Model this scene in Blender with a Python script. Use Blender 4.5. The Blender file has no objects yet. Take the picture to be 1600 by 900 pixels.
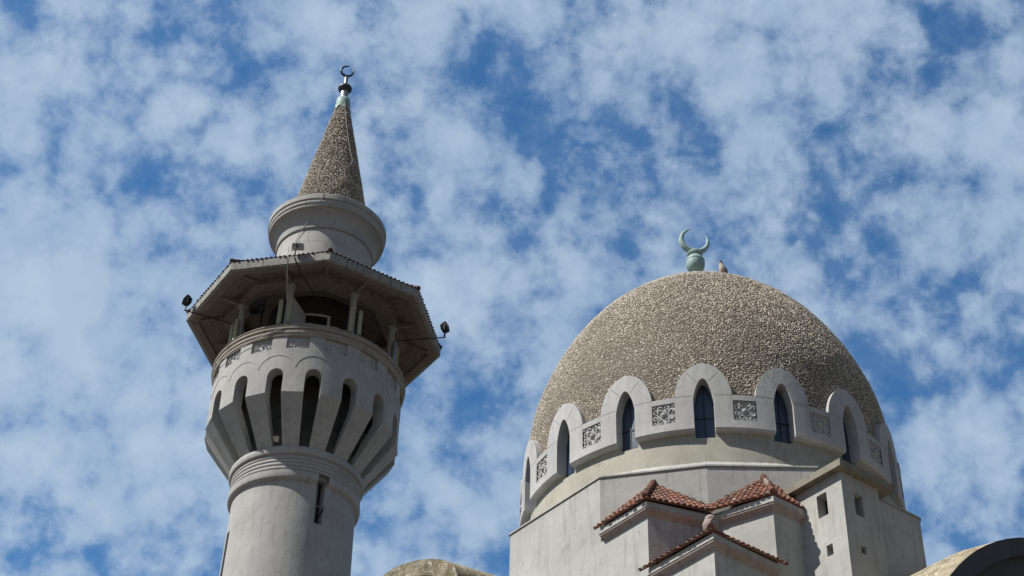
import bpy, math, random
import numpy as np
from math import sin, cos, pi, radians as R, sqrt, atan2, hypot
random.seed(7); rng = np.random.default_rng(7)
S = bpy.context.scene
COL = S.collection

# ------------------------------------------------------------------ camera
GZ = 1.6                                    # measured heights are above the eye; the ground is 1.6 m below it
F_PX, PITCH, ROLL = 2623.1, R(38.9018), R(1.73262)
cd = bpy.data.cameras.new('camera'); cam = bpy.data.objects.new('camera', cd); COL.objects.link(cam)
cd.sensor_width = 36; cd.lens = 36 * F_PX / 1600; cd.clip_end = 5000; cd.clip_start = .1
from mathutils import Matrix, Vector
f = Vector((0, cos(PITCH), sin(PITCH))); r0 = Vector((1, 0, 0)); u0 = r0.cross(f)
rr = cos(ROLL) * r0 + sin(ROLL) * u0; uu = -sin(ROLL) * r0 + cos(ROLL) * u0
M = Matrix((rr, uu, -f)).transposed().to_4x4(); M.translation = Vector((0, 0, GZ)); cam.matrix_world = M
S.camera = cam

# ------------------------------------------------------------------ sun, sky
SUN_AZ, SUN_EL = 248.5, 52.0                # compass degrees clockwise from +Y
sd = bpy.data.lights.new('sun', 'SUN'); sd.energy = 5.0; sd.angle = R(.55); sd.color = (1, .955, .88)
so = bpy.data.objects.new('sun', sd); COL.objects.link(so)
dirv = Vector((sin(R(SUN_AZ)) * cos(R(SUN_EL)), cos(R(SUN_AZ)) * cos(R(SUN_EL)), sin(R(SUN_EL))))
so.rotation_euler = dirv.to_track_quat('Z', 'Y').to_euler(); so.location = (-40, 0, 80)

S.view_settings.view_transform = 'Standard'; S.view_settings.look = 'None'
S.view_settings.gamma = 1; S.view_settings.use_curve_mapping = False; S.view_settings.exposure = 0.35
W = bpy.data.worlds.new('World'); S.world = W; W.use_nodes = True
W.cycles.sampling_method = 'MANUAL'; W.cycles.sample_map_resolution = 512

class NT:
    def __init__(s, nt): s.nt = nt; s.n = nt.nodes; s.l = nt.links
    def node(s, t, ins=None, **kw):
        n = s.n.new(t)
        for k, v in kw.items(): setattr(n, k, v)
        for k, v in (ins or {}).items():
            i = n.inputs[k]
            if isinstance(v, bpy.types.NodeSocket): s.l.new(v, i)
            else: i.default_value = v
        return n
    def math(s, op, a, b=0., c=None, clamp=False):
        n = s.n.new('ShaderNodeMath'); n.operation = op; n.use_clamp = clamp
        for i, v in enumerate((a, b) + ((c,) if c is not None else ())):
            if isinstance(v, bpy.types.NodeSocket): s.l.new(v, n.inputs[i])
            else: n.inputs[i].default_value = v
        return n.outputs[0]
    def ramp(s, fac, stops, interp='LINEAR'):
        n = s.n.new('ShaderNodeValToRGB'); n.color_ramp.interpolation = interp
        while len(n.color_ramp.elements) < len(stops): n.color_ramp.elements.new(.5)
        for e, (p, c) in zip(n.color_ramp.elements, stops):
            e.position = p; e.color = c if hasattr(c, '__len__') else (c, c, c, 1)
        s.l.new(fac, n.inputs[0]); return n.outputs[0]
    def noise(s, vec, scale, detail=5, rough=.55, dist=0.):
        return s.node('ShaderNodeTexNoise', {'Vector': vec, 'Scale': scale, 'Detail': detail, 'Roughness': rough, 'Distortion': dist}).outputs[0]
    def mix(s, fac, a, b, blend='MIX'):
        n = s.n.new('ShaderNodeMix'); n.data_type = 'RGBA'; n.blend_type = blend
        for i, v in ((0, fac), (6, a), (7, b)):
            if isinstance(v, bpy.types.NodeSocket): s.l.new(v, n.inputs[i])
            else: n.inputs[i].default_value = v
        return n.outputs[2]

w = NT(W.node_tree); w.n.clear()
SKY = .065
sky = w.node('ShaderNodeTexSky', sky_type='NISHITA', sun_disc=False, sun_elevation=R(SUN_EL), sun_rotation=R(SUN_AZ), altitude=0, air_density=1.0, dust_density=.4, ozone_density=2.2)
tc = w.node('ShaderNodeTexCoord').outputs['Generated']
sep = w.node('ShaderNodeSeparateXYZ', {'Vector': tc})
zc = w.math('MAXIMUM', sep.outputs[2], .04)
px = w.math('DIVIDE', sep.outputs[0], zc); py = w.math('DIVIDE', sep.outputs[1], zc)
P = w.node('ShaderNodeCombineXYZ', {'X': px, 'Y': py, 'Z': 0.}).outputs[0]
def shift(v, x, y, z=0): return w.node('ShaderNodeVectorMath', {0: v, 1: (x, y, z)}, operation='ADD').outputs[0]
Q = tc
n_big = w.noise(shift(Q, 3.1, 1.7), 8.5, 3, .5)
n_mid = w.noise(shift(Q, 9.0, 4.0, .3), 31.0, 5, .60, .25)
n_fin = w.noise(shift(Q, 2.0, 8.0, .7), 70.0, 4, .62, .1)
warp = w.node('ShaderNodeTexNoise', {'Vector': Q, 'Scale': 22., 'Detail': 3., 'Roughness': .6}).outputs['Color']
Qw = w.node('ShaderNodeVectorMath', {0: Q, 1: w.node('ShaderNodeVectorMath', {0: warp, 'Scale': .045}, operation='SCALE').outputs[0]}, operation='ADD').outputs[0]
v1 = w.node('ShaderNodeTexVoronoi', {'Vector': Qw, 'Scale': 21., 'Smoothness': .5}, feature='SMOOTH_F1').outputs['Distance']
v2 = w.node('ShaderNodeTexVoronoi', {'Vector': Qw, 'Scale': 42., 'Smoothness': .5}, feature='SMOOTH_F1').outputs['Distance']
puff = w.math('SUBTRACT', w.math('MULTIPLY', w.math('SUBTRACT', .45, v1), .30), w.math('MULTIPLY', w.math('SUBTRACT', v2, .45), .27))
dens = w.math('ADD', w.math('MULTIPLY', n_big, .42), w.math('ADD', w.math('MULTIPLY', n_mid, .60), w.math('MULTIPLY', n_fin, .40)))
dens = w.math('ADD', dens, w.math('ADD', puff, .065))
def blob(x, y, rad, amp):                   # broad thick or thin places in the cloud sheet
    d = w.node('ShaderNodeVectorMath', {0: P, 1: (x, y, 0)}, operation='DISTANCE').outputs['Value']
    g = w.math('SUBTRACT', 1., w.math('DIVIDE', d, rad), clamp=True)
    return w.math('MULTIPLY', w.math('MULTIPLY', g, g), amp * .8)
BLOBS = [(-0.332, 0.97, 0.072, -0.175), (-0.32, 1.101, 0.06, -0.21), (-0.021, 0.929, 0.046, -0.245), (0.05, 1.013, 0.089, -0.21), (0.28, 1.066, 0.091, -0.175), (-0.433, 1.158, 0.079, -0.175), (0.359, 1.212, 0.116, -0.175), (-0.096, 1.423, 0.109, -0.175), (0.45, 1.35, 0.142, -0.175), (-0.205, 0.964, 0.063, -0.105), (0.51, 1.615, 0.16, -0.175), (-0.059, 1.106, 0.051, -0.14), (-0.023, 1.442, 0.08, -0.175), (0.221, 1.119, 0.068, -0.14), (-0.393, 0.909, 0.046, -0.175), (-0.44, 1.30, 0.36, 0.30), (-0.068, 0.924, 0.069, 0.14), (-0.208, 1.056, 0.083, 0.14), (0.098, 0.945, 0.085, 0.105), (0.229, 0.946, 0.093, 0.105), (0.395, 0.991, 0.095, 0.14), (-0.375, 0.971, 0.064, 0.105), (-0.061, 1.223, 0.09, 0.105), (0.188, 1.038, 0.09, 0.07), (-0.051, 1.648, 0.142, 0.105), (-0.101, 1.012, 0.081, 0.105), (-0.422, 1.601, 0.26, 0.14)]
for b in BLOBS: dens = w.math('ADD', dens, blob(*b))
cov = w.ramp(dens, [(.49, 0.01), (.60, .12), (.71, .50), (.81, .79), (.98, 1.)], 'LINEAR')
cshade = w.ramp(w.noise(shift(Q, 5, 5, 2), 16.0, 3, .6), [(.3, (.82, .87, .94, 1)), (.7, (1.06, 1.05, 1.04, 1))])
CLOUD = 7.6
ccol = w.mix(1., cshade, (CLOUD * .76, CLOUD * .95, CLOUD * 1.16, 1), 'MULTIPLY')
front = w.ramp(w.math('ADD', w.math('MULTIPLY', sep.outputs[1], .8), w.math('MULTIPLY', sep.outputs[0], -.3)), [(.0, .10), (.42, 1.)])   # unseen sky: clouds and blue tint cut back to lower fill on shaded walls
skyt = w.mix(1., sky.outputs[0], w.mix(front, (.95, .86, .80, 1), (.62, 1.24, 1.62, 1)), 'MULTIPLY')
skyt = w.mix(1., skyt, w.ramp(sep.outputs[2], [(0., (.42, .38, .36, 1)), (.35, (1., 1., 1., 1))]), 'MULTIPLY')   # sky darkened near the horizon, put in to cut fill on shaded walls
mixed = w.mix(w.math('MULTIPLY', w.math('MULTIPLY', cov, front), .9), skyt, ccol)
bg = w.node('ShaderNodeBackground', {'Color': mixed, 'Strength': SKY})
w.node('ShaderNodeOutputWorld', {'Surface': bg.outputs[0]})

# ------------------------------------------------------------------ materials
def mat(name):
    m = bpy.data.materials.new(name); m.use_nodes = True; t = NT(m.node_tree); t.n.clear()
    b = t.node('ShaderNodeBsdfPrincipled'); t.node('ShaderNodeOutputMaterial', {'Surface': b.outputs[0]})
    t.b = b; t.pos = t.node('ShaderNodeTexCoord').outputs['Object']; return m, t
def setb(t, col, rough=.85, bump=None, dist=.02, strength=.5, metal=0.):
    for k, v in (('Base Color', col), ('Roughness', rough), ('Metallic', metal)):
        if isinstance(v, bpy.types.NodeSocket): t.l.new(v, t.b.inputs[k])
        else: t.b.inputs[k].default_value = v
    t.b.inputs['Specular IOR Level'].default_value = .3
    if bump is not None:
        bn = t.node('ShaderNodeBump', {'Height': bump, 'Distance': dist, 'Strength': strength}); t.l.new(bn.outputs[0], t.b.inputs['Normal'])
def c4(*c): return (*c, 1)
def scaled(t, sx, sy, sz): return t.node('ShaderNodeMapping', {'Vector': t.pos, 'Scale': (sx, sy, sz)}).outputs[0]

def plaster(name, base, dirt, darkening=.5, cracks=True, joints=None):
    m, t = mat(name)
    n1 = t.noise(t.pos, .9, 6, .6); n2 = t.noise(t.pos, 6., 6, .65); n3 = t.noise(scaled(t, 5, 5, .55), 1.6, 5, .6)
    col = t.mix(t.ramp(n1, [(.35, 0.), (.65, 1.)]), c4(*base), c4(*[b * .80 for b in base]))
    col = t.mix(t.ramp(n2, [(.45, 0.), (.62, .5)]), col, c4(*[b * .84 for b in base]))
    streak = t.ramp(n3, [(.52, 0.), (.72, darkening)])
    col = t.mix(streak, col, c4(*dirt))
    spots = t.ramp(t.noise(t.pos, 3.1, 4, .7, .6), [(.58, 0.), (.67, .45 * darkening + .05)])
    col = t.mix(spots, col, c4(*[d * .85 for d in dirt]))
    h = t.math('ADD', t.math('MULTIPLY', n2, .6), t.math('MULTIPLY', n1, 1.2))
    if cracks:
        d = t.node('ShaderNodeVectorMath', {0: t.pos, 1: t.node('ShaderNodeTexNoise', {'Vector': t.pos, 'Scale': 2.5, 'Detail': 6.}).outputs['Color']}, operation='ADD').outputs[0]
        v = t.node('ShaderNodeTexVoronoi', {'Vector': d, 'Scale': .62}, feature='DISTANCE_TO_EDGE').outputs['Distance']
        ck = t.math('MULTIPLY', t.ramp(v, [(.0, 1.), (.006, 0.)]), t.ramp(t.noise(t.pos, .7, 2), [(.54, 0.), (.66, .5)]))
        col = t.mix(ck, col, c4(*[d_ * .45 for d_ in dirt]))
        h = t.math('SUBTRACT', h, t.math('MULTIPLY', ck, .6))
    setb(t, col, .9, h, .03, .35); return m

MAT = {}
MAT['plaster'] = plaster('minaret_plaster', (.405, .40, .385), (.255, .24, .22), .6)
MAT['wall'] = plaster('whitewashed_wall', (.425, .422, .40), (.27, .26, .24), .8)
MAT['drum'] = plaster('cream_plaster', (.39, .375, .315), (.25, .23, .185), .8)
MAT['trim'] = plaster('grey_trim', (.46, .46, .455), (.27, .26, .24), .4, cracks=False)
MAT['mould'] = plaster('weathered_moulding', (.34, .305, .265), (.17, .14, .115), .8, cracks=False)
MAT['cornice'] = plaster('pink_cornice', (.40, .335, .31), (.20, .15, .13), .7, cracks=False)
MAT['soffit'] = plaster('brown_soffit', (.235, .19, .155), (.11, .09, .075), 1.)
MAT['fascia'] = plaster('concrete_fascia', (.31, .30, .275), (.085, .078, .07), 1.)
MAT['slab'] = plaster('lichen_slab', (.25, .23, .185), (.13, .11, .08), 1.)
def mottled():
    m, t = mat('lichen_stone')
    a = t.noise(t.pos, 2.6, 7, .7, .4); b_ = t.noise(t.pos, 9., 6, .7); c_ = t.noise(t.pos, 1.1, 3, .5)
    col = t.mix(t.ramp(a, [(.38, 0.), (.58, 1.)]), c4(.17, .14, .085), c4(.36, .31, .215))
    col = t.mix(t.ramp(b_, [(.55, 0.), (.62, .9)]), col, c4(.56, .53, .46))
    col = t.mix(t.ramp(c_, [(.55, 0.), (.66, .6)]), col, c4(.20, .175, .12))
    setb(t, col, .95, t.math('ADD', a, b_), .05, .7); return m
MAT['darkwall'] = plaster('shade_toned_concrete', (.085, .085, .085), (.10, .10, .095), .8)  # the low base colour carries the shade of the vault's end face
MAT['stonearch'] = mottled()

def blockwork():
    m, t = mat('ashlar_plaster')
    sp = t.node('ShaderNodeSeparateXYZ', {'Vector': t.pos})
    ang = t.math('ARCTAN2', sp.outputs[1], sp.outputs[0])
    v = t.node('ShaderNodeCombineXYZ', {'X': t.math('MULTIPLY', ang, 1.8), 'Y': t.math('ADD', sp.outputs[2], .11), 'Z': 0.}).outputs[0]
    br = t.node('ShaderNodeTexBrick', {'Vector': v, 'Color1': c4(.45, .44, .42), 'Color2': c4(.40, .39, .375), 'Mortar': c4(.20, .19, .18), 'Scale': 1., 'Mortar Size': .008, 'Brick Width': 1.4, 'Row Height': .62})
    n1 = t.noise(t.pos, 1.4, 6, .6)
    col = t.mix(t.ramp(n1, [(.45, 0.), (.75, .6)]), br.outputs[0], c4(.28, .265, .24))
    setb(t, col, .9, t.math('SUBTRACT', n1, t.math('MULTIPLY', br.outputs[1], .5)), .03, .4); return m
MAT['ashlar'] = blockwork()

def stones(name, cols, seedvec=0):
    m, t = mat(name)
    a = t.node('ShaderNodeAttribute', attribute_name='tone').outputs['Fac']
    n = t.noise(t.pos, .75, 5, .6)
    col = t.ramp(a, cols)
    col = t.mix(t.math('MULTIPLY', t.ramp(n, [(.40, 0.), (.68, 1.)]), .36), col, c4(.17, .145, .12))
    setb(t, col, .85, t.noise(t.pos, 30., 3, .6), .01, .4); return m
MAT['domestone'] = stones('dome_stones', [(.0, c4(.235, .20, .155)), (.35, c4(.39, .342, .275)), (.75, c4(.53, .475, .395)), (1., c4(.74, .70, .62))])
MAT['conestone'] = stones('spire_stones', [(.0, c4(.20, .175, .14)), (.4, c4(.35, .31, .255)), (.8, c4(.47, .425, .36)), (1., c4(.64, .60, .53))])
def plain(name, base, rough=.8, var=.25, scale=8., metal=0., bump=.3):
    m, t = mat(name)
    n = t.noise(t.pos, scale, 5, .6)
    col = t.mix(t.ramp(n, [(.3, 0.), (.75, 1.)]), c4(*base), c4(*[b * (1 - var) for b in base]))
    setb(t, col, rough, n, .01, bump, metal); return m
MAT['mortar'] = plain('dark_mortar', (.17, .145, .115), .95, .4)
MAT['copper'] = plain('verdigris_copper', (.33, .46, .44), .6, .4, 6.)
MAT['darkcopper'] = plain('dark_patina', (.05, .065, .075), .45, .4, 6., .3)
MAT['zinc'] = plain('grey_metal', (.36, .37, .37), .45, .3, 6., .5)
MAT['black'] = plain('black_metal', (.018, .018, .022), .45, .3)
MAT['cable'] = plain('pale_cable', (.36, .35, .33), .6, .2)
MAT['rust'] = plain('rusty_rod', (.055, .035, .03), .8, .4)
MAT['tube'] = plain('yellowed_plastic', (.40, .375, .25), .4, .25, 5.)
MAT['white'] = plain('white_paint', (.55, .56, .57), .6, .15)
MAT['joint'] = plain('grey_joint', (.22, .22, .22), .9, .2)
MAT['recess'] = plain('shade_dark_plaster', (.12, .115, .105), .95, .5, 3.)  # plaster darkened in its colour for the shade inside the gallery slots
MAT['void'] = plain('dark_interior', (.02, .018, .016), .95, .3)
MAT['darkening'] = plain('dark_brown_surface', (.055, .046, .04), .95, .5, 3.)  # dark brown surface of the balcony core and the arch infill
MAT['feather'] = plain('pale_feathers', (.42, .37, .31), .8, .2)
MAT['brownfeather'] = plain('brown_feathers', (.22, .16, .11), .8, .4, 14.)
MAT['knob'] = plain('grey_pink_clay', (.36, .29, .265), .85, .4, 5.)
def tilemat():
    m, t = mat('red_roof_tiles')
    a = t.node('ShaderNodeAttribute', attribute_name='tone').outputs['Fac']
    col = t.ramp(a, [(0., c4(.085, .045, .035)), (.5, c4(.235, .085, .052)), (.85, c4(.32, .145, .09)), (1., c4(.34, .27, .22))])
    n = t.noise(t.pos, 7., 6, .7)
    col = t.mix(t.ramp(n, [(.42, 0.), (.62, .85)]), col, c4(.13, .10, .085))
    setb(t, col, .85, n, .02, .5); return m
MAT['tile'] = tilemat()
def tilemat2():
    m, t = mat('dark_roof_tiles'); n = t.noise(t.pos, 7., 6, .7)
    setb(t, t.mix(n, c4(.10, .065, .05), c4(.04, .03, .028)), .9, n, .02, .5); return m
MAT['darktile'] = tilemat2()
def glass():
    m, t = mat('blue_window_glass')
    n = t.noise(t.pos, 2.2, 3, .5)
    setb(t, t.mix(n, c4(.020, .038, .072), c4(.042, .068, .11)), .3, t.noise(t.pos, 5., 3), .02, .25)
    t.b.inputs['Specular IOR Level'].default_value = .5; return m
MAT['glass'] = glass()
def ground():
    m, t = mat('paved_ground')
    br = t.node('ShaderNodeTexBrick', {'Vector': t.pos, 'Color1': c4(.10, .09, .08), 'Color2': c4(.085, .08, .07), 'Mortar': c4(.08, .08, .07), 'Scale': 1., 'Mortar Size': .01, 'Brick Width': .6, 'Row Height': .4})
    setb(t, br.outputs[0], .9, t.noise(t.pos, 4.), .01, .3); return m
MAT['ground'] = ground()

# ------------------------------------------------------------------ mesh helper
class MB:
    def __init__(s): s.v = []; s.f = []; s.tone = []
    def add(s, vs, fs, tone=.5):
        o = len(s.v); s.v += [tuple(p) for p in vs]; s.f += [tuple(i + o for i in q) for q in fs]; s.tone += [tone] * len(vs)
    def quad(s, a, b, c, d, tone=.5): s.add([a, b, c, d], [(0, 1, 2, 3)], tone)
    def prism(s, poly, z0, z1):           # vertical prism over a plan polygon [(x, y)]
        n = len(poly); s.add([(x, y, z0) for x, y in poly] + [(x, y, z1) for x, y in poly],
            [(i, (i + 1) % n, n + (i + 1) % n, n + i) for i in range(n)] + [tuple(range(n))[::-1], tuple(range(n, 2 * n))])
    def extrude(s, pts, vec):             # any planar 3D polygon pushed along vec
        n = len(pts); q = [(p[0] + vec[0], p[1] + vec[1], p[2] + vec[2]) for p in pts]
        s.add(list(pts) + q, [(i, (i + 1) % n, n + (i + 1) % n, n + i) for i in range(n)] + [tuple(range(n))[::-1], tuple(range(n, 2 * n))])
    def box(s, c, size, ax=None):
        X, Y, Z = ax or (Vector((1, 0, 0)), Vector((0, 1, 0)), Vector((0, 0, 1))); c = Vector(c)
        vs = [c + X * (i * size[0] / 2) + Y * (j * size[1] / 2) + Z * (k * size[2] / 2) for k in (-1, 1) for j in (-1, 1) for i in (-1, 1)]
        s.add(vs, [(0, 2, 3, 1), (4, 5, 7, 6), (0, 1, 5, 4), (2, 6, 7, 3), (0, 4, 6, 2), (1, 3, 7, 5)])
    def revolve(s, prof, n=96, a0=0., a1=2 * pi, cx=0, cy=0):
        full = abs(a1 - a0 - 2 * pi) < 1e-6; m = n if full else n + 1; vs = []
        for r, z in prof:
            for k in range(m): a = a0 + (a1 - a0) * k / n; vs.append((cx + r * cos(a), cy + r * sin(a), z))
        fs = []
        for i in range(len(prof) - 1):
            for k in range(n):
                k2 = (k + 1) % m; fs.append((i * m + k, i * m + k2, (i + 1) * m + k2, (i + 1) * m + k))
        s.add(vs, fs)
    def tube(s, path, rad, n=8, cap=True, tone=.5):
        P_ = [Vector(p) for p in path]; rs = rad if hasattr(rad, '__len__') else [rad] * len(P_); vs = []
        t0 = (P_[1] - P_[0]).normalized(); up = Vector((0, 0, 1)) if abs(t0.z) < .9 else Vector((1, 0, 0)); x = t0.cross(up).normalized()
        for i, p in enumerate(P_):
            t = (P_[min(i + 1, len(P_) - 1)] - P_[max(i - 1, 0)]).normalized()
            x = (x - t * x.dot(t)).normalized(); y = t.cross(x)
            for k in range(n): a = 2 * pi * k / n; vs.append(p + (x * cos(a) + y * sin(a)) * rs[i])
        fs = [(i * n + k, i * n + (k + 1) % n, (i + 1) * n + (k + 1) % n, (i + 1) * n + k) for i in range(len(P_) - 1) for k in range(n)]
        if cap: fs += [tuple(range(n))[::-1], tuple(range((len(P_) - 1) * n, len(P_) * n))]
        s.add(vs, fs, tone)
    def ball(s, c, r, sz=1., n=16):
        m = n // 2; vs = [(c[0] + r * sin(pi * i / m) * cos(2 * pi * k / n), c[1] + r * sin(pi * i / m) * sin(2 * pi * k / n), c[2] + r * sz * cos(pi * i / m)) for i in range(m + 1) for k in range(n)]
        s.add(vs, [(i * n + k, (i + 1) * n + k, (i + 1) * n + (k + 1) % n, i * n + (k + 1) % n) for i in range(m) for k in range(n)])
    def shell(s, segs, rout, rin):
        """curved wall pieces: segs = [(th0, th1, zlo(th), zhi(th), n, capL, capR)], rout/rin functions of z"""
        fo = rout if callable(rout) else (lambda z: rout); fi = rin if callable(rin) else (lambda z: rin)
        for th0, th1, lo, hi, n, cl, cr in segs:
            L = lo if callable(lo) else (lambda t, q=lo: q); H = hi if callable(hi) else (lambda t, q=hi: q); vs = []
            for k in range(n + 1):
                t = th0 + (th1 - th0) * k / n; a, b = L(t), H(t)
                for rfun, z in ((fo, a), (fo, b), (fi, b), (fi, a)): q = rfun(z); vs.append((q * cos(t), q * sin(t), z))
            fs = []
            for k in range(n):
                o = 4 * k
                for j in range(4):
                    fs.append((o + j, o + 4 + j, o + 4 + (j + 1) % 4, o + (j + 1) % 4))
            if cl: fs.append((0, 1, 2, 3))
            if cr: fs.append((4 * n + 3, 4 * n + 2, 4 * n + 1, 4 * n))
            s.add(vs, fs)
    def build(s, name, m, parent=None, dz=GZ, smooth=28., weld=False):
        me = bpy.data.meshes.new(name); me.from_pydata([(p[0], p[1], p[2] + dz) for p in s.v], [], s.f); me.validate()
        if weld:
            import bmesh
            bm = bmesh.new(); bm.from_mesh(me); bmesh.ops.remove_doubles(bm, verts=bm.verts, dist=1e-4); bmesh.ops.recalc_face_normals(bm, faces=bm.faces); bm.to_mesh(me); bm.free()
        elif len(me.vertices) == len(s.tone):
            at = me.attributes.new('tone', 'FLOAT', 'POINT'); at.data.foreach_set('value', s.tone)
        me.materials.append(m)
        if smooth: me.polygons.foreach_set('use_smooth', [True] * len(me.polygons)); me.set_sharp_from_angle(angle=R(smooth))
        o = bpy.data.objects.new(name, me); COL.objects.link(o); o.parent = parent; return o

def empty(name, label, cat, loc=(0, 0, 0), rz=0., group=None):
    o = bpy.data.objects.new(name, None); COL.objects.link(o); o.location = loc; o.rotation_euler = (0, 0, rz); o.empty_display_size = .3
    o['label'] = label; o['category'] = cat
    if group: o['group'] = group
    return o
def copy_part(src, parent, rz=0.):
    c = src.copy(); COL.objects.link(c); c.parent = parent; c.rotation_euler = (0, 0, rz); return c

def cloud_of_stones(name, prof, m, parent, size, density, keep=None, bias=.8):
    """flat pebbles bedded on edge over a surface of revolution; prof = [(r, z)] bottom to top"""
    prof = np.array(prof, float); seg = np.diff(prof, axis=0); L = np.hypot(*seg.T); cum = np.r_[0, np.cumsum(L)]
    fine = np.linspace(0, cum[-1], 600); rf = np.interp(fine, cum, prof[:, 0]); zf = np.interp(fine, cum, prof[:, 1])
    A = np.cumsum(rf); A /= A[-1]; area = 2 * pi * np.trapezoid(rf, fine) if hasattr(np, 'trapezoid') else 2 * pi * np.trapz(rf, fine)
    # jittered lattice along rings for an even, hand-set cover
    P_, N_, T1, T2 = [], [], [], []
    row = size * .86; srow = np.arange(row / 2, cum[-1], row)
    for j, sv in enumerate(srow):
        r = np.interp(sv, cum, prof[:, 0]); n = max(3, int(2 * pi * r / (size * 1.22) * density))
        th = (np.arange(n) + rng.random(n) * .7 + .5 * (j % 2)) / n * 2 * pi; ss = sv + (rng.random(n) - .5) * row * .8
        r = np.interp(ss, cum, prof[:, 0]); z = np.interp(ss, cum, prof[:, 1])
        d = (np.interp(ss + .05, cum, prof[:, 0]) - np.interp(ss - .05, cum, prof[:, 0])); dz = np.interp(ss + .05, cum, prof[:, 1]) - np.interp(ss - .05, cum, prof[:, 1])
        l = np.hypot(d, dz) + 1e-9; d, dz = d / l, dz / l
        c, s_ = np.cos(th), np.sin(th)
        p = np.c_[r * c, r * s_, z]; nn = np.c_[dz * c, dz * s_, -d]; t1 = np.c_[-s_, c, 0 * c]; t2 = np.c_[d * c, d * s_, dz]
        if keep is not None: k = keep(th, z); p, nn, t1, t2 = p[k], nn[k], t1[k], t2[k]
        P_.append(p); N_.append(nn); T1.append(t1); T2.append(t2)
    P_, N_, T1, T2 = map(np.concatenate, (P_, N_, T1, T2)); n = len(P_)
    g = (1 + 5 ** .5) / 2
    ico = np.array([(-1, g, 0), (1, g, 0), (-1, -g, 0), (1, -g, 0), (0, -1, g), (0, 1, g), (0, -1, -g), (0, 1, -g), (g, 0, -1), (g, 0, 1), (-g, 0, -1), (-g, 0, 1)]) / sqrt(1 + g * g)
    fc = np.array([(0, 11, 5), (0, 5, 1), (0, 1, 7), (0, 7, 10), (0, 10, 11), (1, 5, 9), (5, 11, 4), (11, 10, 2), (10, 7, 6), (7, 1, 8), (3, 9, 4), (3, 4, 2), (3, 2, 6), (3, 6, 8), (3, 8, 9), (4, 9, 5), (2, 4, 11), (6, 2, 10), (8, 6, 7), (9, 8, 1)])
    ang = rng.normal(0, bias, n) + .5 * np.sin(P_[:, 0] * 2.1 + P_[:, 2] * 3.3) 
    a = size * rng.uniform(.52, 1.0, n); b = size * rng.uniform(.20, .40, n); h = size * rng.uniform(.26, .44, n)
    X = T1 * np.cos(ang)[:, None] + T2 * np.sin(ang)[:, None]; Y = -T1 * np.sin(ang)[:, None] + T2 * np.cos(ang)[:, None]
    tilt = rng.normal(0, .35, n); N2 = N_ * np.cos(tilt)[:, None] + Y * np.sin(tilt)[:, None]; Y2 = Y * np.cos(tilt)[:, None] - N_ * np.sin(tilt)[:, None]
    J = ico[None] * (1 + rng.uniform(-.18, .18, (n, 12, 1)))
    V = P_[:, None] + (J[..., 0:1] * a[:, None, None]) * X[:, None] + (J[..., 1:2] * b[:, None, None]) * Y2[:, None] + (J[..., 2:3] * h[:, None, None]) * N2[:, None]
    V = V.reshape(-1, 3); V[:, 2] += GZ
    Fs = (fc[None] + (np.arange(n) * 12)[:, None, None]).reshape(-1, 3)
    me = bpy.data.meshes.new(name); me.vertices.add(len(V)); me.vertices.foreach_set('co', V.astype('f').ravel())
    me.loops.add(len(Fs) * 3); me.loops.foreach_set('vertex_index', Fs.astype('i').ravel())
    me.polygons.add(len(Fs)); me.polygons.foreach_set('loop_start', np.arange(0, len(Fs) * 3, 3, dtype='i')); me.polygons.foreach_set('loop_total', np.full(len(Fs), 3, 'i'))
    me.update(calc_edges=True)
    tone = np.clip(rng.beta(2.0, 2.2, n) + rng.normal(0, .05, n), 0, 1).repeat(12)
    at = me.attributes.new('tone', 'FLOAT', 'POINT'); at.data.foreach_set('value', tone.astype('f'))
    me.materials.append(m); me.polygons.foreach_set('use_smooth', np.ones(len(Fs), bool))
    o = bpy.data.objects.new(name, me); COL.objects.link(o); o.parent = parent; return o

def rosette(mb, wd, ht, place):
    """scrolled relief inside a wd x ht frame; place(x, y, depth) -> 3D"""
    def tor(cx, cy, r, a0, a1, t=.022, n=12):
        pts = [place(cx + r * (1 - .35 * k / n) * cos(a0 + (a1 - a0) * k / n), cy + r * (1 - .35 * k / n) * sin(a0 + (a1 - a0) * k / n), .0) for k in range(n + 1)]
        mb.tube(pts, [t * (1 - .3 * k / n) for k in range(n + 1)], 5)
    m = min(wd, ht)
    cols = [0] if wd < ht * 1.4 else [-.32 * wd, 0, .32 * wd]
    c0 = place(0, 0, .01)
    vs = [place(.12 * m * sin(pi * i / 8) * cos(k * pi / 5), .12 * m * sin(pi * i / 8) * sin(k * pi / 5), .05 * cos(pi * i / 8)) for i in range(5) for k in range(10)]
    mb.add(vs, [(i * 10 + k, (i + 1) * 10 + k, (i + 1) * 10 + (k + 1) % 10, i * 10 + (k + 1) % 10) for i in range(4) for k in range(10)])
    tor(0, 0, .17 * m, 0, 2 * pi, .014, 16)
    if len(cols) == 1:
        for k in range(8):
            a = k * pi / 4 + pi / 8; d = .33 * m * (1.12 if True else 1)
            tor(d * cos(a), d * sin(a), .112 * m, a + pi, a + pi + (5.0 if k % 2 else -5.0), .026)
        for sx in (-1, 1):
            for sy in (-1, 1): tor(sx * .42 * m, sy * .42 * m, .06 * m, 0, 5.5, .018, 8)
    else:
        for sx in (-1, 1):
            for cx in (.24, .40):
                for sy in (-1, 1): tor(sx * cx * wd, sy * .22 * ht, .085 * wd, (pi if sx > 0 else 0) + sy * 1.2, (pi if sx > 0 else 0) - sy * 4.2)

# ------------------------------------------------------------------ setting
gm = MB(); gm.quad((-1500, -1500, 0), (1500, -1500, 0), (1500, 1500, 0), (-1500, 1500, 0))
g = gm.build('ground', MAT['ground'], None, 0, 0); g['kind'] = 'structure'

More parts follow.
